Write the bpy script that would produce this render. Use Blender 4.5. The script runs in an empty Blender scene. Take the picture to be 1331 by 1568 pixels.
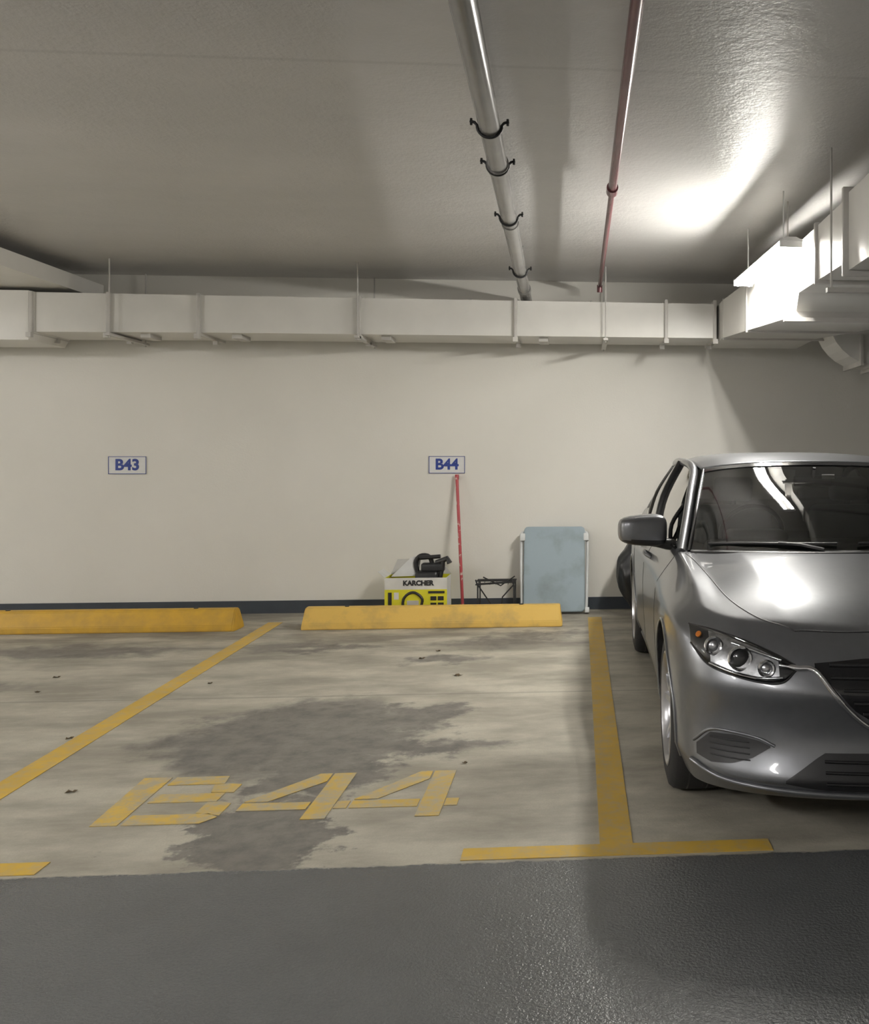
import bpy, bmesh, math, random
from mathutils import Vector, Matrix
from mathutils.bvhtree import BVHTree
random.seed(4)
S=bpy.context.scene
COL=S.collection
S.view_settings.view_transform='Standard'
S.view_settings.exposure=0.14

# ------------------------------------------------------------ materials
class NT:
    def __init__(s,name):
        s.m=bpy.data.materials.new(name); s.m.use_nodes=True
        s.t=s.m.node_tree; s.b=s.t.nodes['Principled BSDF']
        s.out=s.t.nodes['Material Output']
    def n(s,typ,**kw):
        x=s.t.nodes.new(typ)
        for k,v in kw.items(): setattr(x,k,v)
        return x
    def l(s,a,b): s.t.links.new(a,b)
    def val(s,sock,v):
        if hasattr(v,'links'): s.l(v,sock)
        else: sock.default_value=v
    def pos(s):
        return s.n('ShaderNodeNewGeometry').outputs['Position']
    def noise(s,vec,scale,detail=4,rough=.55,stretch=None):
        if stretch:
            mp=s.n('ShaderNodeMapping'); mp.inputs['Scale'].default_value=stretch
            s.l(vec,mp.inputs['Vector']); vec=mp.outputs['Vector']
        x=s.n('ShaderNodeTexNoise'); s.l(vec,x.inputs['Vector'])
        x.inputs['Scale'].default_value=scale; x.inputs['Detail'].default_value=detail
        x.inputs['Roughness'].default_value=rough
        return x
    def rng(s,v,a,b,c=0,d=1,smooth=False):
        x=s.n('ShaderNodeMapRange'); x.clamp=True
        if smooth: x.interpolation_type='SMOOTHSTEP'
        s.l(v,x.inputs[0])
        for i,q in enumerate((a,b,c,d)): x.inputs[i+1].default_value=q
        return x.outputs[0]
    def math(s,op,a,b=0.0):
        x=s.n('ShaderNodeMath',operation=op); s.val(x.inputs[0],a); s.val(x.inputs[1],b); return x.outputs[0]
    def mix(s,f,a,b,mode='MIX'):
        x=s.n('ShaderNodeMix',data_type='RGBA',blend_type=mode)
        s.val(x.inputs[0],f); 
        s.val(x.inputs[6],a if hasattr(a,'links') else (*a,1)); s.val(x.inputs[7],b if hasattr(b,'links') else (*b,1))
        return x.outputs[2]
    def bump(s,h,strength=.2,dist=.01):
        x=s.n('ShaderNodeBump'); x.inputs['Strength'].default_value=strength; x.inputs['Distance'].default_value=dist
        s.l(h,x.inputs['Height']); s.l(x.outputs['Normal'],s.b.inputs['Normal'])

def pbr(name,col,rough=.5,metal=0,var=.12,vscale=6,bump=0,bscale=80,coat=0,col2=None,vlo=.35,vhi=.65,spec=.5):
    k=NT(name); tc=k.n('ShaderNodeTexCoord').outputs['Object']
    nz=k.noise(tc,vscale)
    c2=col2 if col2 else tuple(c*(1-var) for c in col)
    k.l(k.mix(k.rng(nz.outputs['Fac'],vlo,vhi),col,c2),k.b.inputs['Base Color'])
    k.b.inputs['Roughness'].default_value=rough; k.b.inputs['Metallic'].default_value=metal
    k.b.inputs['Coat Weight'].default_value=coat; k.b.inputs['Coat Roughness'].default_value=.05
    k.b.inputs['Specular IOR Level'].default_value=spec
    if bump:
        k.bump(k.noise(tc,bscale,3).outputs['Fac'],bump,.004)
    return k.m

def emis(name,col,st):
    k=NT(name); k.b.inputs['Emission Color'].default_value=(*col,1); k.b.inputs['Emission Strength'].default_value=st
    k.b.inputs['Base Color'].default_value=(1,1,1,1); return k.m

def glass(name,tint,rough=.02,ior=1.5):
    k=NT(name); t=k.t
    tr=k.n('ShaderNodeBsdfTransparent'); tr.inputs[0].default_value=(*tint,1)
    gl=k.n('ShaderNodeBsdfGlossy'); gl.inputs['Roughness'].default_value=rough
    fr=k.n('ShaderNodeFresnel'); fr.inputs[0].default_value=ior
    mx=k.n('ShaderNodeMixShader'); k.l(fr.outputs[0],mx.inputs[0]); k.l(tr.outputs[0],mx.inputs[1]); k.l(gl.outputs[0],mx.inputs[2])
    k.l(mx.outputs[0],k.out.inputs[0]); return k.m

def floor_mat():
    k=NT('bay_concrete_and_lane_paint'); P=k.pos()
    sep=k.n('ShaderNodeSeparateXYZ'); k.l(P,sep.inputs[0])
    n1=k.noise(P,1.7,7,.64,(0.7,1.6,1)).outputs['Fac']
    n2=k.noise(P,9,6,.7).outputs['Fac']
    n3=k.noise(P,120,3,.6).outputs['Fac']
    c=k.mix(k.rng(n1,.38,.60),(.30,.28,.23),(.56,.53,.44))
    c=k.mix(k.rng(n2,.3,.75,0,.45),c,(.31,.285,.235))
    c=k.mix(k.rng(n3,.35,.75,0,.25),c,(.26,.24,.19))
    nw=k.noise(P,3.0,7,.66)
    vm=k.n('ShaderNodeVectorMath',operation='MULTIPLY_ADD'); k.l(nw.outputs['Color'],vm.inputs[0])
    vm.inputs[1].default_value=(1.1,1.1,0); k.l(P,vm.inputs[2])
    def blob(cx,cy,rx,ry,a=.75,b=1.05):
        s1=k.n('ShaderNodeVectorMath',operation='SUBTRACT'); k.l(vm.outputs[0],s1.inputs[0]); s1.inputs[1].default_value=(cx+.55,cy+.55,0)
        s2=k.n('ShaderNodeVectorMath',operation='MULTIPLY'); k.l(s1.outputs[0],s2.inputs[0]); s2.inputs[1].default_value=(1/rx,1/ry,0)
        s3=k.n('ShaderNodeVectorMath',operation='LENGTH'); k.l(s2.outputs[0],s3.inputs[0])
        return k.rng(s3.outputs['Value'],a,b,1,0,True)
    m=blob(-1.45,4.93,.62,.80,.70,1.12)
    for bb in ((-1.20,3.62,.36,.44,.80,1.02),(-1.15,4.42,.30,.42,.7,1.1),(-.85,5.25,.28,.34,.6,1.1),(-.75,4.62,.45,.17,.5,1.1),(-.95,6.75,.28,.22,.3,1.2),(-.6,7.3,.6,.2,.3,1.2),(-1.9,7.2,.5,.18,.3,1.3),(-3.6,7.2,.8,.25,.3,1.3),(-3.9,6.1,.5,.2,.2,1.3),(-.35,7.6,.4,.2,.3,1.2)):
        m=k.math('MAXIMUM',m,blob(*bb))
    m=k.math('MULTIPLY',m,k.rng(n2,.25,.6,1,.82))
    c=k.mix(k.math('MULTIPLY',m,.96),c,k.mix(k.rng(n2,.3,.7),(.095,.09,.086),(.185,.172,.158)))
    g=k.math('MULTIPLY',k.rng(sep.outputs[1],6.4,7.9,0,1,True),k.rng(n1,.34,.6,1,.1))
    c=k.mix(k.math('MULTIPLY',g,.75),c,(.15,.137,.12))
    for yy in (5.72,7.25):
        d=k.math('ABSOLUTE',k.math('SUBTRACT',sep.outputs[1],yy))
        c=k.mix(k.rng(d,.006,.02,.4,0),c,(.15,.14,.12))
    edge=k.math('ADD',sep.outputs[1],k.math('MULTIPLY',k.math('SUBTRACT',n2,.5),.06))
    lane=k.rng(edge,3.305,3.315,1,0)
    nl=k.noise(P,1.1,5,.6).outputs['Fac']
    lc=k.mix(k.rng(nl,.35,.65),(.110,.115,.118),(.138,.143,.146))
    lc=k.mix(k.rng(n3,.4,.8,0,.4),lc,(.085,.088,.09))
    k.l(k.mix(lane,c,lc),k.b.inputs['Base Color'])
    k.l(k.rng(lane,0,1,.60,.27),k.b.inputs['Roughness'])
    nb=k.noise(P,95,2,.6).outputs['Fac']
    k.bump(k.math('ADD',k.math('MULTIPLY',nb,k.rng(lane,0,1,.25,1.8)),n2),.55,.004)
    return k.m

def ceil_mat():
    k=NT('ceiling_paint'); P=k.pos()
    sep=k.n('ShaderNodeSeparateXYZ'); k.l(P,sep.inputs[0])
    a=k.noise(P,.9,5,.6,(.6,1.3,1)).outputs['Fac']; b=k.noise(P,45,3,.6).outputs['Fac']; f=k.noise(P,7,3).outputs['Fac']
    c=k.mix(k.rng(a,.35,.65),(.67,.655,.645),(.60,.59,.58))
    d=k.math('ABSOLUTE',k.math('SUBTRACT',sep.outputs[1],4.05))
    c=k.mix(k.rng(d,.006,.02,.2,0),c,(.3,.3,.29))
    k.l(c,k.b.inputs['Base Color']); k.b.inputs['Roughness'].default_value=.34
    k.bump(k.math('ADD',b,k.math('MULTIPLY',f,1.5)),.45,.006)
    return k.m
def wall_mat():
    k=NT('wall_paint'); P=k.pos()
    a=k.noise(P,1.2,5).outputs['Fac']; b=k.noise(P,60,3).outputs['Fac']; f=k.noise(P,2.2,2).outputs['Fac']
    c=k.mix(k.rng(a,.35,.65),(.81,.79,.735),(.78,.76,.705))
    k.l(c,k.b.inputs['Base Color']); k.b.inputs['Roughness'].default_value=.5
    k.bump(k.math('ADD',k.math('MULTIPLY',b,.3),f),.25,.01)
    return k.m
def paint_mat(name,col,lo=.42,hi=.62,amt=.75,sc=14):
    k=NT(name); P=k.pos()
    n=k.noise(P,sc,8,.75).outputs['Fac']; m=k.noise(P,2.5,4).outputs['Fac']
    c=k.mix(k.rng(m,.35,.65),col,tuple(x*.85 for x in col))
    c=k.mix(k.rng(n,lo,hi,0,amt),c,(.42,.38,.28))
    k.l(c,k.b.inputs['Base Color']); k.b.inputs['Roughness'].default_value=.6
    return k.m

M={}
M['floor']=floor_mat(); M['ceil']=ceil_mat(); M['wall']=wall_mat()
M['base']=pbr('baseboard_paint',(.045,.055,.07),.5)
M['line']=paint_mat('yellow_line_paint',(.68,.44,.065),.45,.66,.6)
M['letter']=paint_mat('yellow_stencil_paint',(.68,.46,.09),.40,.58,.95,8)
M['stopL']=pbr('wheel_stop_orange_paint',(.62,.36,.03),.55,vscale=9,col2=(.50,.30,.04),bump=.2)
M['stopR']=pbr('wheel_stop_yellow_paint',(.72,.47,.11),.55,vscale=5,col2=(.50,.34,.11),vlo=.5,vhi=.70,bump=.2)
M['duct']=pbr('duct_cream_paint',(.77,.755,.715),.33,0,.06,3,.12,3)
M['flange']=pbr('duct_flange_paint',(.60,.58,.55),.45)
M['steel']=pbr('galvanised_steel',(.45,.45,.45),.4,.8)
M['dark']=pbr('black_iron',(.03,.03,.032),.5,.3)
M['pvc']=pbr('grey_pipe_paint',(.29,.285,.275),.22,.25,.15,4)
M['red']=pbr('red_pipe_paint',(.19,.07,.08),.25,.1,.15,5)
M['white']=pbr('white_plastic',(.80,.80,.79),.45)
M['blue']=pbr('sign_blue',(.03,.06,.30),.5)
M['lamp']=emis('lamp_tube_glow',(1,.97,.90),265)
M['lamp2']=emis('far_lamp_tube_glow',(1,.975,.935),192)
M['paint']=pbr('car_grey_metallic_paint',(.20,.205,.22),.33,.70,.05,30,coat=.5)
M['black']=pbr('black_plastic',(.018,.018,.02),.4)
M['gloss']=pbr('gloss_black',(.01,.01,.012),.12,coat=.6)
M['chrome']=pbr('chrome',(.78,.78,.80),.10,1,.03)
M['alloy']=pbr('alloy_wheel_silver',(.50,.50,.52),.28,.8,.05)
M['rubber']=pbr('tyre_rubber',(.022,.022,.024),.75,bump=.3)
M['interior']=pbr('car_interior_fabric',(.06,.06,.063),.8)
M['seat']=pbr('car_seat_fabric',(.10,.10,.105),.8)
M['glass']=glass('car_tinted_glass',(.68,.73,.70),.02,1.75)
M['glass2']=glass('car_side_glass',(.30,.33,.32))
M['lens']=glass('headlight_lens',(.95,.96,.97))
M['reflector']=pbr('headlight_reflector',(.75,.75,.77),.22,.9,.45,28)
M['amber']=pbr('amber_lens',(.8,.25,.03),.2)
M['tail']=pbr('tail_lamp_red',(.45,.02,.02),.15)
M['yellow']=pbr('carton_yellow',(.72,.68,.03),.5,var=.05)
M['cardw']=pbr('carton_white',(.72,.72,.70),.6)
M['cardg']=pbr('carton_inside_grey',(.50,.49,.46),.8)
M['tbl']=pbr('table_blue_grey_laminate',(.34,.42,.47),.45,vscale=4,col2=(.26,.32,.34),vlo=.50,vhi=.70)
M['tblf']=pbr('table_frame_white',(.75,.77,.77),.4)
M['poler']=pbr('broom_red_pole',(.42,.05,.06),.4,vscale=18,col2=(.62,.45,.42),vlo=.56,vhi=.60)
M['bag']=pbr('black_bag_plastic',(.02,.021,.023),.35,bump=.6,bscale=14)
M['leaf']=pbr('dry_leaf',(.12,.085,.045),.8)

# ------------------------------------------------------------ mesh helpers
def mesh(name,vs,fs,mat=None,smooth=False):
    me=bpy.data.meshes.new(name); me.from_pydata([tuple(v) for v in vs],[],fs); me.update()
    o=bpy.data.objects.new(name,me); COL.objects.link(o)
    if mat: me.materials.append(M[mat] if isinstance(mat,str) else mat)
    if smooth: me.polygons.foreach_set('use_smooth',[True]*len(me.polygons))
    return o
def fixn(o):
    bm=bmesh.new(); bm.from_mesh(o.data); bmesh.ops.recalc_face_normals(bm,faces=bm.faces); bm.to_mesh(o.data); bm.free(); return o
def box(name,x0,x1,y0,y1,z0,z1,mat,bev=0,seg=2,smooth=None):
    bm=bmesh.new(); bmesh.ops.create_cube(bm,size=1)
    for v in bm.verts: v.co=Vector(((x0+x1)/2+v.co.x*(x1-x0),(y0+y1)/2+v.co.y*(y1-y0),(z0+z1)/2+v.co.z*(z1-z0)))
    if bev: bmesh.ops.bevel(bm,geom=list(bm.edges),offset=bev,segments=seg,affect='EDGES',profile=.5)
    me=bpy.data.meshes.new(name); bm.to_mesh(me); bm.free(); me.materials.append(M[mat])
    o=bpy.data.objects.new(name,me); COL.objects.link(o)
    if bev:
        me.polygons.foreach_set('use_smooth',[True]*len(me.polygons)); me.set_sharp_from_angle(angle=math.radians(50))
    return o
def tube(name,pts,r,mat,seg=10,closed=False,smoothpath=0):
    pts=[Vector(p) for p in pts]
    if smoothpath:
        q=[]; n=len(pts)
        for i in range(n-1):
            p0=pts[max(i-1,0)];p1=pts[i];p2=pts[i+1];p3=pts[min(i+2,n-1)]
            for s in range(smoothpath):
                t=s/smoothpath
                q.append(.5*((2*p1)+(-p0+p2)*t+(2*p0-5*p1+4*p2-p3)*t*t+(-p0+3*p1-3*p2+p3)*t**3))
        q.append(pts[-1]); pts=q
    n=len(pts); vs=[];fs=[]
    rr=r if isinstance(r,(list,tuple)) else None
    up=None
    for i,p in enumerate(pts):
        if closed: d=(pts[(i+1)%n]-pts[i-1])
        else: d=(pts[min(i+1,n-1)]-pts[max(i-1,0)])
        d.normalize()
        if up is None:
            a=Vector((0,0,1)) if abs(d.z)<.9 else Vector((1,0,0))
            up=(a-d*a.dot(d)).normalized()
        else:
            up=(up-d*up.dot(d)).normalized()
        s=d.cross(up)
        R=rr[min(int(i*len(rr)/n),len(rr)-1)] if rr else r
        for k in range(seg):
            a=2*math.pi*k/seg
            vs.append(p+up*math.cos(a)*R+s*math.sin(a)*R)
    m=n if closed else n-1
    for i in range(m):
        for k in range(seg):
            a=i*seg+k;b=i*seg+(k+1)%seg;c=((i+1)%n)*seg+(k+1)%seg;d_=((i+1)%n)*seg+k
            fs.append((a,b,c,d_))
    if not closed:
        fs.append(tuple(range(seg))[::-1]); fs.append(tuple((n-1)*seg+k for k in range(seg)))
    o=mesh(name,vs,fs,mat,True); fixn(o)
    o.data.set_sharp_from_angle(angle=math.radians(50))
    return o
def lathe(name,prof,mat,seg=48,axis='X'):
    vs=[];fs=[];n=len(prof)
    for k in range(seg):
        a=2*math.pi*k/seg
        for (r,x) in prof: vs.append((x,r*math.cos(a),r*math.sin(a)))
    for k in range(seg):
        for i in range(n-1):
            fs.append((k*n+i,k*n+i+1,((k+1)%seg)*n+i+1,((k+1)%seg)*n+i))
    o=mesh(name,vs,fs,mat,True); fixn(o); o.data.set_sharp_from_angle(angle=math.radians(40)); return o
def cr(p,t):
    n=len(p); i=min(int(t),n-2); f=t-i
    p0=p[i-1] if i>0 else p[0]*2-p[1]; p1=p[i];p2=p[i+1];p3=p[i+2] if i+2<n else p[n-1]*2-p[n-2]
    return .5*((2*p1)+(-p0+p2)*f+(2*p0-5*p1+4*p2-p3)*f*f+(-p0+3*p1-3*p2+p3)*f**3)
def sheet(name,ctrl,mat,nu=6,nv=6,thick=0):
    R=len(ctrl);C=len(ctrl[0]); ctrl=[[Vector(q) for q in r] for r in ctrl]
    NU=(C-1)*nu; NV=(R-1)*nv; vs=[];fs=[]
    for j in range(NV+1):
        for i in range(NU+1):
            colp=[cr(r,i/nu) for r in ctrl]; vs.append(cr(colp,j/nv))
    for j in range(NV):
        for i in range(NU):
            a=j*(NU+1)+i; fs.append((a,a+1,a+NU+2,a+NU+1))
    o=mesh(name,vs,fs,mat,True)
    if thick:
        md=o.modifiers.new('s','SOLIDIFY'); md.thickness=thick; md.offset=0; bake(o)
    return o
def bake(o):
    dg=bpy.context.evaluated_depsgraph_get(); dg.update()
    me=bpy.data.meshes.new_from_object(o.evaluated_get(dg)); o.modifiers.clear(); old=o.data; o.data=me; bpy.data.meshes.remove(old); return o
def join(name,parts,center=True):
    bpy.ops.object.select_all(action='DESELECT')
    for p in parts: p.select_set(True)
    bpy.context.view_layer.objects.active=parts[0]
    if len(parts)>1: bpy.ops.object.join()
    o=parts[0]; o.name=name; o.data.name=name
    if center:
        xs=[v.co for v in o.data.vertices]
        mn=Vector((min(v[i] for v in xs) for i in range(3))); mx=Vector((max(v[i] for v in xs) for i in range(3)))
        c=(mn+mx)/2; c.z=mn.z
        o.data.transform(Matrix.Translation(-c)); o.location=c
    return o
def loft4(name,loops,mat,cap=True):
    vs=[];fs=[]
    n=len(loops[0])
    for L in loops: vs+=L
    for i in range(len(loops)-1):
        for k in range(n):
            fs.append((i*n+k,i*n+(k+1)%n,(i+1)*n+(k+1)%n,(i+1)*n+k))
    if cap: fs.append(tuple(range(n))[::-1]); fs.append(tuple((len(loops)-1)*n+k for k in range(n)))
    return fixn(mesh(name,vs,fs,mat))
def text(name,s,size,mat,bold=.0,ext=.001):
    cu=bpy.data.curves.new(name,'FONT'); cu.body=s; cu.size=size; cu.offset=bold; cu.extrude=ext; cu.align_x='CENTER'; cu.align_y='CENTER'
    o=bpy.data.objects.new(name,cu); COL.objects.link(o)
    dg=bpy.context.evaluated_depsgraph_get(); me=bpy.data.meshes.new_from_object(o.evaluated_get(dg))
    bpy.data.objects.remove(o); me.materials.clear(); me.materials.append(M[mat])
    q=bpy.data.objects.new(name,me); COL.objects.link(q); return q

# ------------------------------------------------------------ room
XL,XR,YB,YW,ZC=-8.5,6.0,-4.5,8.87,3.08
ZR=ZC-.004
box('floor',XL,XR,YB,YW,-.2,0,'floor')
box('ceiling',XL,XR,YB,YW,ZC,ZC+.2,'ceil')
box('wall_back',XL-.2,XR+.2,YW,YW+.2,-.2,ZC+.2,'wall')
box('wall_left',XL-.2,XL,YB,YW,-.2,ZC+.2,'wall')
box('wall_right',XR,XR+.2,YB,YW,-.2,ZC+.2,'wall')
box('wall_front',XL-.2,XR+.2,YB-.2,YB,-.2,ZC+.2,'wall')
box('baseboard_back',XL,XR,YW-.012,YW,0,.115,'base')

# floor markings
def strip(a,b,w,mat='line'):
    a=Vector((*a,0));b=Vector((*b,0)); d=(b-a).normalized(); s=Vector((-d.y,d.x,0))*w/2
    L=[a+s,a-s,b-s,b+s]
    return loft4('strip',[[v+Vector((0,0,.0005)) for v in L],[v+Vector((0,0,.003)) for v in L]],mat)
join('parking_bay_line',[strip((.14,3.43),(.15,8.4),.12),strip((-.41,3.38),(.70,3.38),.10)])
join('parking_bay_line',[strip((-2.41,3.43),(-2.60,8.35),.12),strip((-3.0,3.38),(-1.83,3.38),.10)])
def poly(pts,z=.0032,mat='letter'):
    return loft4('pl',[[Vector((x,y,.0005)) for x,y in pts],[Vector((x,y,z)) for x,y in pts]],mat)
def four(x,y,w=.43,h=.54):
    a,b=.65,.87
    return [poly([(x+w*a,y),(x+w*b,y),(x+w*b,y+h),(x+w*a,y+h)]),
            poly([(x,y+h*.20),(x+w*(a-.02),y+h*.20),(x+w*(a-.02),y+h*.35),(x,y+h*.35)],.0030),
            poly([(x+w*(b+.01),y+h*.20),(x+w,y+h*.20),(x+w,y+h*.35),(x+w*(b+.01),y+h*.35)],.0030),
            poly([(x,y+h*.38),(x+w*.22,y+h*.38),(x+w*(a-.02),y+h*.81),(x+w*(a-.02),y+h),(x+w*.51,y+h)],.0031)]
def bee(x,y,w=.45,h=.55):
    t=.10
    return [poly([(x,y),(x+t,y),(x+t*.8,y+h),(x-.04,y+h)]),
            poly([(x+t*1.15,y),(x+w*.9,y),(x+w,y+.06),(x+w*.9,y+.10),(x+t*1.15,y+.10)]),
            poly([(x+t*1.1,y+h*.43),(x+w*.85,y+h*.43),(x+w*.85,y+h*.61),(x+t*1.1,y+h*.61)]),
            poly([(x+t,y+h-.10),(x+w*.75,y+h-.10),(x+w*.72,y+h),(x+t,y+h)]),
            poly([(x+w-t,y+.11),(x+w,y+.08),(x+w,y+h*.38),(x+w*.9,y+h*.42),(x+w-t,y+h*.42)]),
            poly([(x+w-t*1.3,y+h*.63),(x+w*.92,y+h*.62),(x+w*.92,y+h*.8),(x+w*.8,y+h-.10),(x+w-t*1.5,y+h-.11)])]
join('painted_bay_number',bee(-1.86,3.75)+four(-1.36,3.76)+four(-.92,3.76))

# wheel stops
def wheel_stop(x0,x1,mat,y=7.95):
    h=.175; pr=[(0,0),(.24,0),(.235,.05),(.175,h-.012),(.16,h),(.08,h),(.065,h-.012),(.005,.05)]
    loops=[]
    for x,s in ((x0,.93),(x0+.02,1),(x1-.02,1),(x1,.93)):
        loops.append([Vector((x+(.02*(z/h) if x==x0 else (-.02*(z/h) if x==x1 else 0)),y+.12+(py-.12)*s,z*(s if z>0 else 1))) for py,z in pr])
    o=loft4('wheel_stop',loops,mat)
    bm=bmesh.new(); bm.from_mesh(o.data); bmesh.ops.bevel(bm,geom=list(bm.edges),offset=.006,segments=2,affect='EDGES'); bm.to_mesh(o.data); bm.free()
    bolts=[tube('b',[(x,y+.12,h-.002),(x,y+.12,h+.006)],.018,'dark') for x in (x0+.35,x1-.35)]
    return join('wheel_stop',[o]+bolts)
wheel_stop(-2.28,-.13,'stopR')
wheel_stop(-4.98,-2.80,'stopL',7.94)

# signs
def sign(cx,cz,s,w=.33,h=.16):
    y=YW-.004
    p=[box('p',cx-w/2,cx+w/2,y-.004,y+.003,cz-h/2,cz+h/2,'white')]
    t=.005
    for a in ((cx-w/2,cx+w/2,cz+h/2-t,cz+h/2),(cx-w/2,cx+w/2,cz-h/2,cz-h/2+t),(cx-w/2,cx-w/2+t,cz-h/2,cz+h/2),(cx+w/2-t,cx+w/2,cz-h/2,cz+h/2)):
        p.append(box('p',a[0],a[1],y-.006,y-.0035,a[2],a[3],'blue'))
    tx=text('t',s,.138,'blue',.0045); tx.data.transform(Matrix.Translation((cx,y-.0055,cz))@Matrix.Rotation(math.pi/2,4,'X'))
    p.append(tx); return join('bay_number_sign',p)
sign(-4.065,1.356,'B43'); sign(-1.213,1.36,'B44')

# ------------------------------------------------------------ ducts
def rectX(x,y0,y1,z0,z1): return [Vector((x,y0,z0)),Vector((x,y1,z0)),Vector((x,y1,z1)),Vector((x,y0,z1))]
def rectY(y,x0,x1,z0,z1): return [Vector((x0,y,z0)),Vector((x1,y,z0)),Vector((x1,y,z1)),Vector((x0,y,z1))]
YD=8.74
parts=[loft4('d',[rectX(-7.5,8.18,YD,2.40,2.81),rectX(-4.54,8.18,YD,2.40,2.81),rectX(-4.50,8.2,YD,2.47,2.80),rectX(-3.0,8.2,YD,2.478,2.79),rectX(1.2,8.2,YD,2.475,2.775)],'duct')]
for x in (-4.52,-3.907,-3.18,-1.86,-.535,.77,1.2):
    parts.append(box('f',x-.014,x+.014,8.172,YD+.025,2.452,2.805,'flange',.004))
    for yy in (8.16,8.57): parts.append(box('fb',x-.02,x+.02,yy-.02,yy+.02,2.42,2.46,'flange'))
for x in (-6.4,-5.6): parts.append(box('f',x-.017,x+.017,8.15,YD+.03,2.38,2.83,'flange',.004))
for x in (-3.907,-1.89,.21):
    for yy in (8.14,8.80): parts.append(tube('r',[(x+.03,yy,2.42),(x+.03,yy,ZR)],.006,'flange',6))
    parts.append(box('an',x+.01,x+.05,8.10,8.83,2.435,2.455,'flange'))
for x in (-4.9,-3.65,-2.9,-1.65,-.3): parts.append(box('tab',x-.04,x+.04,8.28,8.5,2.44,2.48,'flange'))
for x in (-3.75,-2.55,-.95,.12): parts.append(tube('r',[(x,8.5,2.77),(x,8.5,2.84)],.008,'flange',6))
D1=parts
parts=[loft4('d',[rectY(8.72,1.235,2.05,2.45,2.775),rectY(8.0,1.24,2.05,2.45,2.775),rectY(6.05,1.395,2.35,2.34,2.785)],'duct'),
       loft4('d',[rectY(6.05,1.42,2.35,2.36,2.785),rectY(5.9,1.405,2.35,2.47,2.785),rectY(4.86,1.415,2.35,2.45,2.785)],'duct'),
       loft4('d',[rectY(4.86,1.42,2.6,2.40,2.81),rectY(2.0,1.45,2.6,2.40,2.81)],'duct')]
for y,x,z0,z1 in ((8.0,1.24,2.435,2.79),(7.2,1.295,2.39,2.79),(6.05,1.37,2.32,2.81),(5.45,1.39,2.44,2.80),(4.86,1.39,2.37,2.84),(3.6,1.41,2.38,2.83)):
    parts.append(box('f',x-.0,2.64 if y<5 else 2.38,y-.016,y+.016,z0,z1,'flange',.004))
for y in (6.0,4.95):
    parts.append(tube('r',[(1.355,y,2.32),(1.355,y,ZR)],.006,'flange',6)); parts.append(box('a',1.33,2.66,y-.02,y+.02,2.30,2.325,'flange'))
loops=[]
for k in range(9):
    a=math.pi/2*k/8
    cx,cz=2.5,2.62; ro,ri=.42,.12
    o_=Vector((cx-ro*math.cos(a),0,cz-ro*math.sin(a))); i_=Vector((cx-ri*math.cos(a),0,cz-ri*math.sin(a)))
    loops.append([Vector((o_.x,7.7,o_.z)),Vector((o_.x,8.15,o_.z)),Vector((i_.x,8.15,i_.z)),Vector((i_.x,7.7,i_.z))])
loops.append([Vector((4.6,7.7,2.20)),Vector((4.6,8.15,2.20)),Vector((4.6,8.15,2.50)),Vector((4.6,7.7,2.50))])
loops.insert(0,[v+Vector((0,0,.3)) for v in loops[0]])
parts.append(loft4('e',loops,'duct'))
for x in (2.36,2.52,3.3): parts.append(box('f',x-.014,x+.014,7.66,8.19,2.165 if x>2.4 else 2.19,2.535,'flange',.004))
join('ventilation_duct',D1+parts)
parts=[loft4('d',[rectY(5.2,-5.3,-4.24,2.84,2.97),rectY(8.8,-5.3,-4.24,2.84,2.97)],'duct')]
for y in (5.6,7.0): parts.append(box('f',-5.33,-4.21,y-.015,y+.015,2.835,2.985,'flange'))
for x in (-5.2,-4.4): parts.append(tube('r',[(x,6.3,2.96),(x,6.3,ZR)],.006,'flange',6))
join('overhead_duct',parts)

# ------------------------------------------------------------ pipes
def drain_pipe():
    def P(y): t=(y-1)/(8.2-1); return Vector((-.355-.105*t,y,2.995-.125*t))
    p=[tube('p',[P(-1),P(3),P(6),P(8.2),P(8.62)+Vector((0,.0,-.008))],.05,'pvc',20)]
    p.append(tube('c',[P(4.88),P(4.96)],.058,'pvc',20)); p.append(tube('c',[P(6.0),P(6.05)],.056,'pvc',20)); p.append(tube('c',[P(8.10),P(8.20)],.057,'pvc',20))
    p.append(tube('e',[P(8.55),P(8.72)+Vector((0,0,-.01)),P(8.80)+Vector((0,0,-.06)),P(8.81)+Vector((0,0,-.35))],.045,'pvc',16,smoothpath=3))
    for y in (4.36,4.90,5.88,7.4):
        c=P(y)
        pts=[c+Vector((math.cos(a)*.057,0,math.sin(a)*.057)) for a in [math.pi+math.pi*k/14 for k in range(15)]]
        p.append(tube('cl',[pts[0]+Vector((-.032,0,.018)),pts[0]+Vector((-.01,0,.012))]+pts+[pts[-1]+Vector((.01,0,.012)),pts[-1]+Vector((.032,0,.018))],.007,'dark',8))
        for s in (-1,1): p.append(tube('r',[c+Vector((s*.083,0,.0)),Vector((c.x+s*.083,y,c.z+.03))],.006,'dark',6)); p.append(tube('r',[c+Vector((s*.02,0,.045)),Vector((c.x+s*.02,y,ZR))],.004,'pvc',6))
    return join('drain_pipe',p)
drain_pipe()
p=[tube('p',[(.205,-1,2.985),(.205,3,2.985),(.20,5.5,2.98)],.025,'red',16),tube('p',[(.20,5.5,2.98),(.195,8.40,2.955)],.018,'red',16),
   tube('c',[(.20,5.44,2.98),(.20,5.54,2.98)],.034,'red',16),tube('e',[(.195,8.40,2.965),(.195,8.41,2.90)],.024,'red',12)]
for y in (3.2,5.9,7.6):
    p.append(tube('r',[(.20,y,2.985),(.20,y,ZR)],.005,'red',6))
join('sprinkler_pipe',p)

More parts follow.
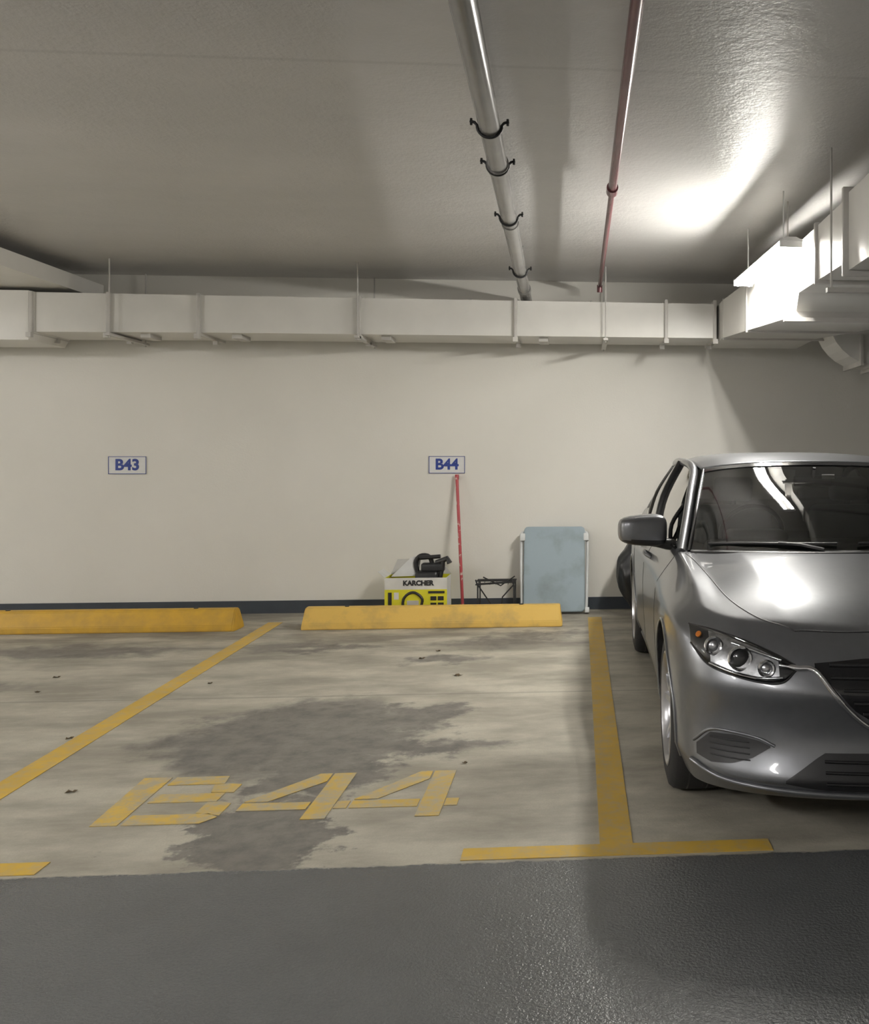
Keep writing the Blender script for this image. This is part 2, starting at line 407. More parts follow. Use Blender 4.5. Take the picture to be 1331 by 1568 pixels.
# ------------------------------------------------------------ lamps
def lamp(a,b,mat,z,name='fluorescent_lamp',hw=.055,sp=.05,dz=.025):
    a=Vector((*a,z));b=Vector((*b,z)); d=(b-a).normalized(); s=Vector((-d.y,d.x,0))
    H=[v+Vector((0,0,dz)) for v in (a-d*.03+s*hw,a-d*.03-s*hw,b+d*.03-s*hw,b+d*.03+s*hw)]
    G=[v+Vector((0,0,.050)) for v in (a-d*.03+s*.03,a-d*.03-s*.03,b+d*.03-s*.03,b+d*.03+s*.03)]
    p=[loft4('h',[H,[v+Vector((0,0,.006)) for v in H],G],'white')]
    for q in (-1,1): p.append(tube('t',[a+s*sp*q,b+s*sp*q],.017,mat,6))
    for e,sg in ((a,-1),(b,1)):
        E=e+d*.015*sg
        L=[E+s*.07-Vector((0,0,.01)),E-s*.07-Vector((0,0,.01)),E-s*.07+Vector((0,0,.04)),E+s*.07+Vector((0,0,.04))]
        p.append(loft4('e',[[v-d*.006 for v in L],[v+d*.006 for v in L]],'white'))
    for t in (.12,.88):
        c=a.lerp(b,t)+Vector((0,0,.045)); p.append(tube('r',[c,Vector((c.x,c.y,ZR))],.005,'white',6))
    return join(name,p)
lamp((1.285,5.62),(1.22,6.87),'lamp',2.70,hw=.070,sp=.042)
lamp((-4.2,.2),(-4.2,1.5),'lamp2',2.70,hw=.03,sp=.07)
lamp((-2.3,-1.8),(-2.3,-.5),'lamp2',2.70,hw=.03,sp=.07)
lamp((-7.2,4.2),(-7.2,5.5),'lamp2',2.70,hw=.03,sp=.07)

# ------------------------------------------------------------ items by the wall
def carton():
    x0,x1,y0,y1,h=-1.66,-1.13,8.26,8.54,.385
    t=.006; p=[]
    p.append(box('a',x0,x1,y0,y0+t,0,h*.74,'yellow')); p.append(box('a',x0,x1,y0,y0+t,h*.74,h,'cardw'))
    p.append(box('a',x0,x1,y1-t,y1,0,h,'yellow')); p.append(box('a',x0,x0+t,y0+t,y1-t,0,h,'yellow')); p.append(box('a',x1-t,x1,y0+t,y1-t,0,h,'cardw'))
    p.append(box('a',x0+t,x1-t,y0+t,y1-t,0,t,'cardg'))
    def flap(q,m): return fixn(mesh('f',q+[v+Vector((0,0,.004)) for v in q],[(0,1,2,3),(7,6,5,4),(0,4,5,1),(1,5,6,2),(2,6,7,3),(3,7,4,0)],m))
    V=Vector
    p.append(flap([V((x0,y0,h)),V((x0,y1,h)),V((x0-.06,y1-.02,h+.05)),V((x0-.06,y0+.02,h+.05))],'cardw'))
    p.append(flap([V((x0,y1,h)),V((x1,y1,h)),V((x1-.12,y1+.1,h+.13)),V((x0+.04,y1+.1,h+.12))],'cardg'))
    p.append(flap([V((x0+.04,y0+.1,h+.0)),V((x0+.26,y0+.15,h)),V((x0+.28,y0+.2,h+.17)),V((x0+.20,y0+.15,h+.16))],'cardw'))
    tx=text('t','KARCHER',.058,'black',.003); tx.data.transform(Matrix.Translation(((x0+x1)/2+.02,y0-.0015,h*.88))@Matrix.Rotation(math.pi/2,4,'X')); p.append(tx)
    p.append(tube('g',[(-1.50,y0-.001,.04),(-1.50,y0-.001,.2),(-1.42,y0-.001,.26),(-1.34,y0-.001,.2),(-1.37,y0-.001,.1)],.012,'black',8,smoothpath=5))
    p.append(box('g',-1.63,-1.60,y0-.003,y0,.10,.26,'black')); p.append(box('g',-1.29,-1.15,y0-.003,y0,.25,.27,'black'))
    for i in range(3):
        for j in range(2): p.append(box('g',-1.27+j*.062,-1.22+j*.062,y0-.003,y0,.08+.055*i,.115+.055*i,'black'))
    p.append(box('g',-1.58,-1.54,y0-.003,y0,.20,.26,'cardw')); p.append(box('g',-1.47,-1.37,y0-.003,y0,.1,.19,'cardg'))
    return join('cardboard_box',p)
carton()
p=[box('b',-1.42,-1.22,8.34,8.50,.02,.43,'black',.03,3),
   box('b',-1.37,-1.17,8.36,8.46,.42,.50,'black',.02,3),
   tube('h',[(-1.40,8.41,.40),(-1.42,8.41,.50),(-1.38,8.41,.56),(-1.30,8.41,.55),(-1.27,8.41,.45)],.02,'black',10,smoothpath=4),
   tube('n',[(-1.24,8.40,.50),(-1.14,8.37,.54),(-1.12,8.36,.50)],.024,'black',10),
   tube('l',[(-1.38,8.38,.545),(-1.20,8.36,.56)],.018,'black',8),
   tube('k',[(-1.22,8.40,.3),(-1.19,8.38,.45),(-1.18,8.38,.52)],.02,'black',10)]
join('pressure_washer',p)
p=[tube('p',[(-1.035,8.60,.05),(-1.118,8.835,1.24)],.014,'poler',12),
   tube('c',[(-1.117,8.832,1.225),(-1.119,8.843,1.265)],.018,'poler',12),
   box('h',-1.12,-.91,8.57,8.64,.035,.075,'dark',.008)]
for i in range(20): p.append(tube('b',[(-1.115+i*.0105,8.605,.04),(-1.117+i*.0105,8.59+.03*random.random(),.0)],.004,'dark',5))
join('broom',p)
p=[]
X0,X1,Y0,Y1=-.875,-.56,8.34,8.54
for x in (X0,X1): 
    p.append(tube('l',[(x,Y0,0),(x,Y0,.30),(x-.02,Y0+.02,.35)],.007,'dark',6)); p.append(tube('l',[(x,Y1,0),(x,Y1,.33)],.006,'dark',6))
    for z in (.1,.33): p.append(tube('s',[(x,Y0,z-.02),(x,Y1,z)],.005,'dark',6))
for z in (.1,.33):
    for yy in (Y0,Y1,(Y0+Y1)/2,Y0+.05,Y1-.05): p.append(tube('s',[(X0-.02,yy,z-(.02 if yy<8.4 else 0)),(X1+.01,yy,z)],.006,'dark',6))
for i in range(7):
    x=X0+(X1-X0)*i/6; p.append(tube('s',[(x,Y0,.31),(x,Y1,.33)],.003,'dark',5))
p.append(tube('d',[(X0,Y0,.31),(X0+.14,Y0,.10),(X0+.14,Y0,.0)],.006,'dark',6)); p.append(tube('d',[(X1,Y0,.31),(X1-.1,Y0,.2),(X1-.12,Y0,0)],.006,'dark',6))
p.append(tube('d',[(X0+.05,Y0-.03,.38),(X0+.2,Y0,.30),(X1,Y0+.1,.37)],.006,'dark',6))
join('wire_shoe_rack',p)
def rrect(x0,x1,z0,z1,r,n=6):
    pts=[]
    for cx,cz,a0 in ((x1-r,z1-r,0),(x0+r,z1-r,90),(x0+r,z0+r,180),(x1-r,z0+r,270)):
        for k in range(n+1):
            a=math.radians(a0+90*k/n); pts.append((cx+r*math.cos(a),cz+r*math.sin(a)))
    return pts
pr=rrect(-.265,.265,.02,.78,.025)
pan=loft4('panel',[[Vector((x,-.004,z)) for x,z in pr],[Vector((x,.024,z)) for x,z in pr]],'tbl')
p=[pan]
p.append(tube('rim',[Vector((x*1.005,.010,z)) for x,z in pr],.014,'tbl',8,closed=True))
for s in (-1,1):
    p.append(tube('leg',[(s*.290,.03,.0),(s*.30,.035,.30),(s*.302,.035,.70),(s*.27,.04,.745),(s*.2,.04,.745)],.014,'tblf',8,smoothpath=3))
    p.append(box('foot',s*.30-.02,s*.30+.02,.0,.07,.0,.05,'tblf',.006)); p.append(box('clip',s*.292-.024,s*.292+.024,-.01,.05,.66,.73,'tblf',.006))
p.append(tube('bar',[(-.295,.045,.1),(.295,.045,.1)],.01,'tblf',8)); p.append(tube('bar',[(-.28,.045,.5),(.28,.045,.5)],.01,'tblf',8))
tb=join('folding_table',p,False)
tb.data.transform(Matrix.Translation((-.215,8.585,.0))@Matrix.Rotation(-math.radians(13),4,'X'))
zm=min(v.co.z for v in tb.data.vertices); tb.data.transform(Matrix.Translation((0,0,-zm)))
bm=bmesh.new(); bmesh.ops.create_icosphere(bm,subdivisions=4,radius=1)
for v in bm.verts:
    c=v.co.copy(); z=(c.z+1)/2
    w=.45+.75*math.sin(max(0,min(z*1.15-.1,1))*2.6)
    wr=1+.06*math.sin(c.x*9+c.z*5)+.05*math.sin(c.y*13+c.z*8)
    v.co=Vector((.52+c.x*.15*w*wr,8.52+c.y*.14*w*wr,max(.0,.345+c.z*.35*(1+.03*math.sin(c.x*11)))))
me=bpy.data.meshes.new('garbage_bag'); bm.to_mesh(me); bm.free(); me.materials.append(M['bag'])
me.polygons.foreach_set('use_smooth',[True]*len(me.polygons))
o=bpy.data.objects.new('gb',me); COL.objects.link(o)
o2=tube('tie',[(.52,8.52,.66),(.515,8.52,.70),(.50,8.51,.74)],[.04,.02,.035],'bag',8)
join('garbage_bag',[o,o2])
p=[]
for (x,y,s) in ((-3.35,6.35,.022),(-.78,6.2,.032),(-3.25,5.95,.015),(-2.13,4.15,.022),(-2.55,4.95,.02),(-1.1,6.75,.022),(-1.02,7.0,.018),(-.52,4.4,.014),(-2.3,6.1,.015)):
    a=random.random()*6
    pts=[]
    for k in range(9):
        t=2*math.pi*k/9; r=s*(1 if k%2 else .65)*(1+.3*random.random())
        pts.append(Vector((x+math.cos(t+a)*r,y+math.sin(t+a)*r*.7,.001+.008*abs(math.sin(t*1.5)))))
    pts.append(Vector((x,y,.002)))
    p.append(mesh('lf',pts,[(k,(k+1)%9,9) for k in range(9)],'leaf'))
join('dry_leaf_litter',p)

# ------------------------------------------------------------ CAR (local: nose y=0, tail y=4.88)
WF,WR,WZ=.86,3.70,.335
cols=[(0,0),(.28,.012),(.54,.065),(.76,.165),(.905,.33),
      (.935,.56),(.94,.86),(.935,1.22),(.92,1.6),(.915,2.4),(.92,3.0),(.93,3.34),(.935,3.70),(.925,4.08),(.88,4.55),
      (.74,4.80),(.5,4.87),(.25,4.89),(0,4.9)]
NC=len(cols)
dyf=[.09,.0,.07,.005,.055,.16]; zf=[.185,.265,.42,.575,.69,.785]
dxs=[.07,.02,.012,0,.012,.12]; zs=[.185,.30,.45,.62,.79,0]
r5z=[None]*5+[.865,.915,.945,.955,.965,.98,.995,1.015,1.035,1.04]
def RP(r,c):
    x,y=cols[c]
    if c<4: return (x*(1-(.04 if r==5 else 0)),y+dyf[r],zf[r]+(.03*x if r in(4,5) else 0))
    if c==4: return (x-dxs[r]*.7,y+dyf[r]*.7,[.185,.28,.43,.59,.735,.83][r])
    if c<14: return (x-dxs[r],y,zs[r] if r<5 else r5z[c])
    if c==14: return (x-dxs[r]*.7,y-[.05,.0,0,0,.01,.06][r],[.2,.3,.45,.62,.82,1.04][r])
    return (x,y-[.08,.0,0,0,.02,.14][r],[.22,.32,.47,.64,.84,1.045][r])
top={5:[(.73,.50,.860),(.52,.42,.880),(.26,.36,.876),(0,.35,.874)],
     6:[(.72,.86,.908),(.53,.84,.950),(.26,.80,.945),(0,.79,.942)],
     7:[(.745,1.22,.942),(.54,1.18,.975),(.26,1.12,.982),(0,1.11,.982)],
     8:[(.765,1.58,.950),(.54,1.45,.945),(.26,1.40,.945),(0,1.39,.945)],
     9:[(.775,2.4,.958),(.5,2.4,.86),(.25,2.4,.86),(0,2.4,.86)],
     10:[(.78,3.0,.975),(.5,3.0,.86),(.25,3.0,.86),(0,3.0,.86)],
     11:[(.78,3.34,.99),(.5,3.4,.90),(.25,3.4,.90),(0,3.4,.90)],
     12:[(.77,3.70,1.01),(.5,3.75,.98),(.25,3.75,.98),(0,3.75,.98)],
     13:[(.74,4.05,1.035),(.5,4.15,1.045),(.25,4.2,1.05),(0,4.2,1.05)]}
bm=bmesh.new(); vc={}
def V(p):
    key=tuple(round(a,4) for a in p)
    if key not in vc: vc[key]=bm.verts.new(p)
    return vc[key]
cl=bm.edges.layers.float.new('crease_edge')
def F(ps):
    vs=[]; 
    for p in ps:
        v=V(p)
        if v not in vs: vs.append(v)
    if len(vs)>2:
        try: bm.faces.new(vs)
        except ValueError: pass
def mir(p,s): return (p[0]*s,p[1],p[2])
def topP(i,j):
    if j==4: return RP(5,i)
    if j==14: return RP(5,18-i)
    if i==4: return RP(5,j)
    return top[j][3-i]
def botP(i,j):
    if j==4: return RP(0,i)
    if j==14: return RP(0,18-i)
    e=RP(0,j)
    return (e[0]*i/4,e[1],e[2])
for s in (1,-1):
    for c in range(NC-1):
        for r in range(5):
            F([mir(RP(r,c),s),mir(RP(r,c+1),s),mir(RP(r+1,c+1),s),mir(RP(r+1,c),s)])
    for j in range(4,14):
        for i in range(4):
            F([mir(q,s) for q in (topP(i,j),topP(i+1,j),topP(i+1,j+1),topP(i,j+1))])
            F([mir(q,s) for q in (botP(i,j),botP(i+1,j),botP(i+1,j+1),botP(i,j+1))])
def crease(a,b,w):
    va,vb=V(a),V(b); e=bm.edges.get((va,vb))
    if e: e[cl]=w
for s in (1,-1):
    for c in range(NC-1):
        crease(mir(RP(0,c),s),mir(RP(0,c+1),s),.8)
        crease(mir(RP(1,c),s),mir(RP(1,c+1),s),.45)
        if c<4: crease(mir(RP(5,c),s),mir(RP(5,c+1),s),.5); crease(mir(RP(3,c),s),mir(RP(3,c+1),s),.45)
        if 4<=c<9: crease(mir(RP(5,c),s),mir(RP(5,c+1),s),.45)
        if 4<=c<14: crease(mir(RP(4,c),s),mir(RP(4,c+1),s),.5)
    for j in range(4,8):
        crease(mir(topP(2,j),s),mir(topP(2,j+1),s),.75)
        crease(mir(topP(3,j),s),mir(topP(3,j+1),s),.4)
bmesh.ops.recalc_face_normals(bm,faces=bm.faces)
me=bpy.data.meshes.new('car_body'); bm.to_mesh(me); bm.free(); me.materials.append(M['paint']); me.materials.append(M['black']); me.materials.append(M['interior'])
body=bpy.data.objects.new('body',me); COL.objects.link(body)
md=body.modifiers.new('s','SUBSURF'); md.levels=4; md.render_levels=4
bake(body)
verts0=[v.co.copy() for v in body.data.vertices]; polys0=[tuple(p.vertices) for p in body.data.polygons]
BV=BVHTree.FromPolygons(verts0,polys0)
RA=.372
cut=[]
for y in (WF,WR):
    for s in (1,-1):
        vs=[];n=64
        for x in (.60*s,1.2*s):
            for k in range(n):
                a=2*math.pi*k/n; vs.append((x,y+RA*math.cos(a),WZ+RA*math.sin(a)))
        fs=[(k,(k+1)%n,n+(k+1)%n,n+k) for k in range(n)]+[tuple(range(n)),tuple(range(n,2*n))]
        cut.append(fixn(mesh('cut',vs,fs,'black')))
for c in cut:
    md=body.modifiers.new('b','BOOLEAN'); md.operation='DIFFERENCE'; md.object=c; md.solver='EXACT'
bake(body)
for c in cut: bpy.data.objects.remove(c)
me=body.data
for p in me.polygons:
    c=p.center; p.use_smooth=True
    mi=0
    for y in (WF,WR):
        r=math.hypot(c.y-y,c.z-WZ)
        if r<RA+.001 and abs(c.x)>.55 and abs(c.x)<1: 
            if abs(p.normal.x)>.98 and r<RA-.001 or (abs(r-RA)<.006 and abs(p.normal.x)<.2): mi=1
    if p.normal.z<-.85 and c.z<.25: mi=1
    if 1.36<c.y<4.12 and abs(c.x)<.735 and p.normal.z>.3 and c.z>.8: mi=2
    p.material_index=mi
me.set_sharp_from_angle(angle=math.radians(38))
car=[body]
def hitF(x,z):
    h=BV.ray_cast(Vector((x,-2,z)),Vector((0,1,0)))
    return h[0],h[1]
def hitS(y,z,s=-1):
    h=BV.ray_cast(Vector((3*s,y,z)),Vector((-s,0,0))); return h[0],h[1]
def hitT(x,y):
    h=BV.ray_cast(Vector((x,y,3)),Vector((0,0,-1))); return h[0],h[1]
def interp(t,x):
    if x<=t[0][0]: return t[0][1]
    for (a,b),(c,d) in zip(t,t[1:]):
        if x<=c: return b+(d-b)*(x-a)/(c-a)
    return t[-1][1]
def patch(name,up,lo,s,mat,off=.003,nx=28,nz=10,dome=0):
    x0,x1=up[0][0],up[-1][0]; vs=[];fs=[]
    last=None
    for i in range(nx+1):
        x=x0+(x1-x0)*i/nx; zu=interp(up,x);zl=interp(lo,x)
        for j in range(nz+1):
            z=zl+(zu-zl)*j/nz
            h,n=hitF(x*s,z)
            if h is None: h,n=last
            last=(h,n)
            e=min(i/nx,1-i/nx,j/nz,1-j/nz)*2
            vs.append(h+n*(off+dome*min(1,e*2.5)**.7*(1 if e>0 else 0)))
    for i in range(nx):
        for j in range(nz):
            a=i*(nz+1)+j; fs.append((a,a+nz+1,a+nz+2,a+1))
    o=mesh(name,vs,fs,mat,True); fixn(o); return o
def sym(t): return [(-x,z) for x,z in reversed(t) if x>0]+t
def ptube(name,pts,r,mat,off=.0,s=1,sm=6,view='F'):
    q=[]
    P=[Vector((a,b,0)) for a,b in pts]
    for i in range((len(P)-1)*sm+1):
        v=cr(P,i/sm) if sm>1 else P[i]
        if view=='F': h,n=hitF(v.x*s,v.y)
        elif view=='S': h,n=hitS(v.x,v.y,s)
        else: h,n=hitT(v.x*s,v.y)
        if h is not None: q.append(h+n*off)
    return tube(name,q,r,mat,8)
gu=[(0,.705),(.28,.697),(.45,.680)]; gl=[(0,.445),(.22,.462),(.32,.525),(.45,.668)]
car.append(patch('grille',sym(gu),sym(gl),1,'gloss',.003,40,10))
for z,w in ((.675,.40),(.635,.40),(.595,.36),(.555,.325),(.515,.29),(.478,.22)):
    car.append(ptube('grille_slat',[(-w,z),(-w/2,z),(0,z),(w/2,z),(w,z)],.006,'black',.007))
wing=[(.57,.668),(.51,.662),(.45,.655),(.385,.575),(.325,.510),(.25,.458),(.12,.436),(0,.432)]
car.append(ptube('grille_chrome_wing',wing[:-1]+[(0,.432)]+[(-a,b) for a,b in reversed(wing[:-1])],.011,'chrome',.005))
bz,bn=hitF(0,.60)
car.append(tube('badge',[bz+Vector((math.cos(a)*.06,-.016,math.sin(a)*.047)) for a in [2*math.pi*k/24 for k in range(24)]],.007,'chrome',8,closed=True))
car.append(tube('badge_wing',[bz+Vector(v) for v in ((-.05,-.016,.02),(-.02,-.018,.005),(0,-.018,-.015),(.02,-.018,.005),(.05,-.016,.02))],.006,'chrome',8,smoothpath=4))
iu=[(0,.375),(.42,.368),(.50,.31),(.555,.272)]; il=[(0,.240),(.42,.243),(.555,.262)]
car.append(patch('lower_intake',sym(iu),sym(il),1,'black',.003,40,6))
for z in (.34,.305,.27): car.append(ptube('intake_slat',[(-.42,z),(0,z),(.42,z)],.006,'gloss',.006))
pl,_=hitF(0,.42)
car.append(box('number_plate',-.19,.19,pl.y-.05,pl.y-.04,.385,.475,'white',.004)); car.append(box('plate_bracket',-.10,.10,pl.y-.04,pl.y+.01,.40,.46,'black'))
for s in (1,-1):
    fu=[(.60,.380),(.64,.395),(.72,.405),(.80,.400),(.845,.35)]; fl=[(.60,.374),(.66,.335),(.73,.308),(.80,.298),(.845,.312)]
    car.append(patch('fog_recess',fu,fl,s,'black',.003,16,8))
    for z in (.325,.345,.365,.385): car.append(ptube('fog_slat',[(.67,z),(.74,z),(.80,z)],.0025,'black',.004,s))
    car.append(ptube('fog_trim',[(.585,.380),(.64,.403),(.72,.414),(.80,.410),(.855,.355)],.006,'paint',.001,s))
    car.append(ptube('chin_lip',[(.0,.222),(.3,.224),(.55,.232),(.75,.25),(.86,.285)],.011,'paint',.006,s))
    hu=[(.515,.672),(.57,.700),(.64,.728),(.72,.752),(.80,.768),(.862,.772)]; hl=[(.515,.655),(.56,.615),(.62,.608),(.72,.622),(.81,.650),(.862,.712)]
    car.append(patch('headlight_housing',hu,hl,s,'gloss',.002,30,8))
    def inset(t,d): return [(x*.985+.010,z+d) for x,z in t]
    car.append(patch('headlight_reflector',inset(hu,-.010)[1:-1],[(x,z) for x,z in inset(hl,.008)[1:-1]],s,'reflector',.005,24,6))
    for (x,z,r,m) in ((.70,.682,.040,'chrome'),(.615,.656,.026,'chrome'),(.785,.714,.030,'chrome')):
        h,n=hitF(x*s,z)
        d=Vector((0,-1,0)); d=(d+n*.6).normalized()
        a=d.cross(Vector((0,0,1))).normalized(); b=a.cross(d)
        car.append(tube('headlight_ring',[h+d*.016+(a*math.cos(t)+b*math.sin(t))*r for t in [2*math.pi*k/20 for k in range(20)]],.006,m,6,closed=True))
        car.append(tube('headlight_projector',[h+d*.004,h+d*.012,h+d*.018],[r*.9,r*.8,r*.5],'gloss' if x==.70 else 'reflector',18))
    h,n=hitF(.83*s,.742); car.append(tube('indicator',[h+n*.006,h+n*.012],.012,'amber',12))
    car.append(ptube('headlight_drl',[(.56,.628),(.64,.622),(.73,.634),(.80,.655)],.005,'chrome',.010,s))
    car.append(ptube('headlight_bar',[(.56,.682),(.64,.704),(.72,.726)],.006,'chrome',.010,s))
    car.append(patch('headlight_lens',hu,hl,s,'lens',.005,26,10,.022))
    car.append(ptube('headlight_edge',hu,.0035,'black',.002,s))
    car.append(ptube('headlight_edge',hl,.0035,'black',.002,s))
    car.append(ptube('hood_seam',[(.50,.20),(.62,.30),(.70,.50),(.735,.85),(.76,1.2),(.775,1.38)],.0035,'black',-.0015,s,8,'T'))
    for pts in ([(1.45,.93),(1.50,.8),(1.50,.5),(1.42,.28)],[(2.62,.94),(2.60,.6),(2.58,.26)],[(3.52,.95),(3.50,.8),(3.36,.62)],[(1.45,.26),(2.4,.255),(3.2,.26)]):
        car.append(ptube('door_seam',pts,.0035,'black',-.0015,s,6,'S'))
    for y in (2.42,3.34):
        h,n=hitS(y,.83,s)
        car.append(tube('door_handle',[h+Vector((0,-.08,0)),h+n*.035+Vector((0,-.06,0)),h+n*.04+Vector((0,.04,.005)),h+Vector((0,.07,.005))],.012,'paint',8,smoothpath=3))
    car.append(ptube('side_sill',[(1.30,.225),(2.2,.225),(3.25,.225)],.014,'black',.0,s,6,'S'))
    for y in (WF,WR):
        q=[]
        for k in range(25):
            a=math.radians(-14+208*k/24); yy=y+math.cos(a)*(RA+.006); zz=WZ+math.sin(a)*(RA+.006)
            h,n=hitS(yy,zz,s)
            if h is not None: q.append(h+n*.001)
        if len(q)>3: car.append(tube('arch_lip',q,.007,'paint',8))
car.append(ptube('hood_front_seam',[(-.50,.20),(-.3,.165),(0,.155),(.3,.165),(.50,.20)],.0035,'black',-.001,1,8,'T'))
Wb=[(0,1.13,.972),(.32,1.17,.970),(.60,1.30,.962),(.745,1.46,.950)]
Wh=[(0,2.03,1.385),(.28,2.05,1.380),(.47,2.09,1.365),(.585,2.16,1.345)]
def full(t): return [(-x,y,z) for x,y,z in reversed(t) if x>0]+t
def midc(a,b,t,bl): return tuple(a[k]+(b[k]-a[k])*t+(0,-bl,bl)[k] for k in range(3))
Wm=[midc(a,b,.5,.022) for a,b in zip(Wb,Wh)]
car.append(sheet('windshield',[full(Wb),full(Wm),full(Wh)],'glass',6,6))
def lerp3(a,b,t): return tuple(a[k]+(b[k]-a[k])*t for k in range(3))
roof=[[(0,2.035,1.388),(.28,2.055,1.383),(.47,2.095,1.368),(.60,2.17,1.348)],
      [(0,2.35,1.428),(.28,2.36,1.423),(.50,2.38,1.408),(.625,2.42,1.380)],
      [(0,2.8,1.446),(.28,2.8,1.442),(.50,2.8,1.427),(.64,2.8,1.392)],
      [(0,3.2,1.435),(.28,3.2,1.431),(.50,3.2,1.415),(.635,3.2,1.380)],
      [(0,3.62,1.385),(.28,3.60,1.380),(.48,3.56,1.368),(.61,3.50,1.348)]]
car.append(sheet('roof',[full(r) for r in roof],'paint',6,6,.012))
Rb=[(0,4.36,1.045),(.28,4.34,1.045),(.50,4.27,1.040),(.66,4.15,1.030)]
Rm=[midc(a,b,.5,0) for a,b in zip(roof[-1],Rb)]; Rm=[(x,y,z+.03) for x,y,z in Rm]
car.append(sheet('rear_window',[full(roof[-1]),full(Rm),full(Rb)],'glass',6,6))
for s in (1,-1):
    belt=[(.800,1.60,.955),(.822,2.1,.962),(.828,2.7,.972),(.822,3.3,.988),(.80,3.75,1.012),(.775,4.02,1.03)]
    rail=[(.640,2.22,1.345),(.655,2.40,1.375),(.668,2.8,1.392),(.658,3.15,1.380),(.635,3.45,1.345),(.655,3.72,1.255)]
    mid=[(max(a[0],0)*.5+b[0]*.5+.028,(a[1]+b[1])/2,(a[2]+b[2])/2) for a,b in zip(belt,rail)]
    S3=lambda L:[(x*s,y,z) for x,y,z in L]
    car.append(sheet('side_window',[S3(belt),S3(mid),S3(rail)],'glass2',6,5))
    car.append(tube('belt_trim',S3([(a[0]+.006,a[1],a[2]) for a in belt]),.009,'gloss',8,smoothpath=5))
    railo=[(.790,1.46,.945),(.742,1.68,1.075),(.690,1.93,1.225),(.648,2.16,1.335),(.650,2.38,1.377),(.662,2.8,1.393),(.654,3.15,1.382),(.630,3.45,1.35),(.655,3.75,1.26),(.72,4.0,1.13),(.76,4.15,1.04)]
    car.append(tube('roof_rail_pillar',S3(railo),.024,'paint',12,smoothpath=5))
    car.append(tube('windshield_edge',S3([(Wb[3][0]+.004,Wb[3][1],Wb[3][2]),(Wm[3][0]+.004,Wm[3][1],Wm[3][2]),(Wh[3][0]+.006,Wh[3][1],Wh[3][2])]),.008,'gloss',8,smoothpath=5))
    for t0,t1,w in (((.832,2.60,.968),(.672,2.66,1.388),.022),((.808,3.55,.998),(.648,3.38,1.355),.016),((.812,1.80,.955),(.735,1.86,1.16),.012)):
        m=tuple((t0[k]+t1[k])/2+(.03 if k==0 else 0) for k in range(3))
        car.append(tube('door_pillar',S3([t0,m,t1]),w,'gloss',8,smoothpath=4))
    car.append(sheet('c_pillar',[S3([(.655,3.72,1.26),(.60,3.50,1.35)]),S3([(.735,4.0,1.14),(.655,3.86,1.22)]),S3([(.785,4.2,1.03),(.68,4.18,1.035)])],'paint',4,4,.01))
    bmm=bmesh.new(); bmesh.ops.create_cube(bmm,size=1)
    for v in bmm.verts:
        c=v.co; k=.78 if c.x*s>0 else 1.0
        v.co=Vector((c.x*.225,c.y*.15*(k if c.y<0 else 1),c.z*.165*k))
    bmesh.ops.subdivide_edges(bmm,edges=bmm.edges[:],cuts=1,use_grid_fill=True)
    mm=bpy.data.meshes.new('mirror'); bmm.to_mesh(mm); bmm.free(); mm.materials.append(M['paint']); mm.materials.append(M['black'])
    mo=bpy.data.objects.new('door_mirror',mm); COL.objects.link(mo); md=mo.modifiers.new('s','SUBSURF'); md.levels=3; md.render_levels=3; bake(mo)
    for p_ in mo.data.polygons:
        p_.use_smooth=True
        if p_.center.z<-.042 or p_.center.y>.058: p_.material_index=1
    mo.data.transform(Matrix.Translation((.965*s,1.74,1.035))@Matrix.Rotation(math.radians(-8*s),4,'Z')@Matrix.Diagonal((1.12,1.15,1.1,1)))
    car.append(mo)
    car.append(tube('mirror_stalk',[(.80*s,1.76,.955),(.86*s,1.75,.965),(.93*s,1.745,.985)],[.03,.028,.032],'black',10,smoothpath=3))
car.append(sheet('cowl',[full([(x,y-.045,z-.006) for x,y,z in Wb]),full([(x*.995,y+.02,z+.004) for x,y,z in Wb])],'black',6,2,.008))
def onws(x,t,off=.012):
    xa=abs(x); 
    def at(T):
        for a,b in zip(T,T[1:]):
            if xa<=b[0]: f=(xa-a[0])/(b[0]-a[0]); return Vector(lerp3(a,b,f))
        return Vector(T[-1])
    a,b=at(Wb),at(Wh); p=a.lerp(b,t)+Vector((0,-.022*4*t*(1-t)-off*.4,.022*4*t*(1-t)+off)); p.x=x; return p
car.append(tube('wiper',[onws(-.66,.05),onws(-.5,.055),onws(-.3,.05),onws(-.08,.05)],.007,'black',6))
car.append(tube('wiper',[onws(.02,.05),onws(.25,.055),onws(.55,.07)],.007,'black',6))
car.append(tube('wiper_arm',[onws(-.15,.0),onws(-.25,.04),onws(-.35,.055)],.009,'black',6))
car.append(tube('wiper_arm',[onws(.5,.0),onws(.4,.04),onws(.3,.055)],.009,'black',6))
fr=[[lerp3(a,b,.96) for a,b in zip(Wb,Wh)],[b for b in Wh]]
car.append(sheet('header_strip',[[(x,y-.004,z+.006) for x,y,z in full(r)] for r in fr],'gloss',6,2))
car.append(box('rearview_mirror',-.11,.11,1.97,1.99,1.255,1.315,'black',.009))
car.append(tube('mirror_stem',[(0,1.98,1.30),(0,1.95,1.36)],.009,'black',8))
car.append(box('registration_sticker',.02,.09,1.86,1.863,1.30,1.325,'cardw'))
for x in (-.36,.36):
    car.append(box('front_seat',x-.24,x+.24,2.48,2.62,.87,1.13,'seat',.05,4)); car.append(box('headrest',x-.12,x+.12,2.52,2.60,1.15,1.30,'seat',.035,4))
    car.append(tube('headrest_post',[(x,2.56,1.1),(x,2.56,1.18)],.02,'seat',8))
car.append(box('rear_seat',-.62,.62,3.35,3.50,.88,1.13,'seat',.05,4))
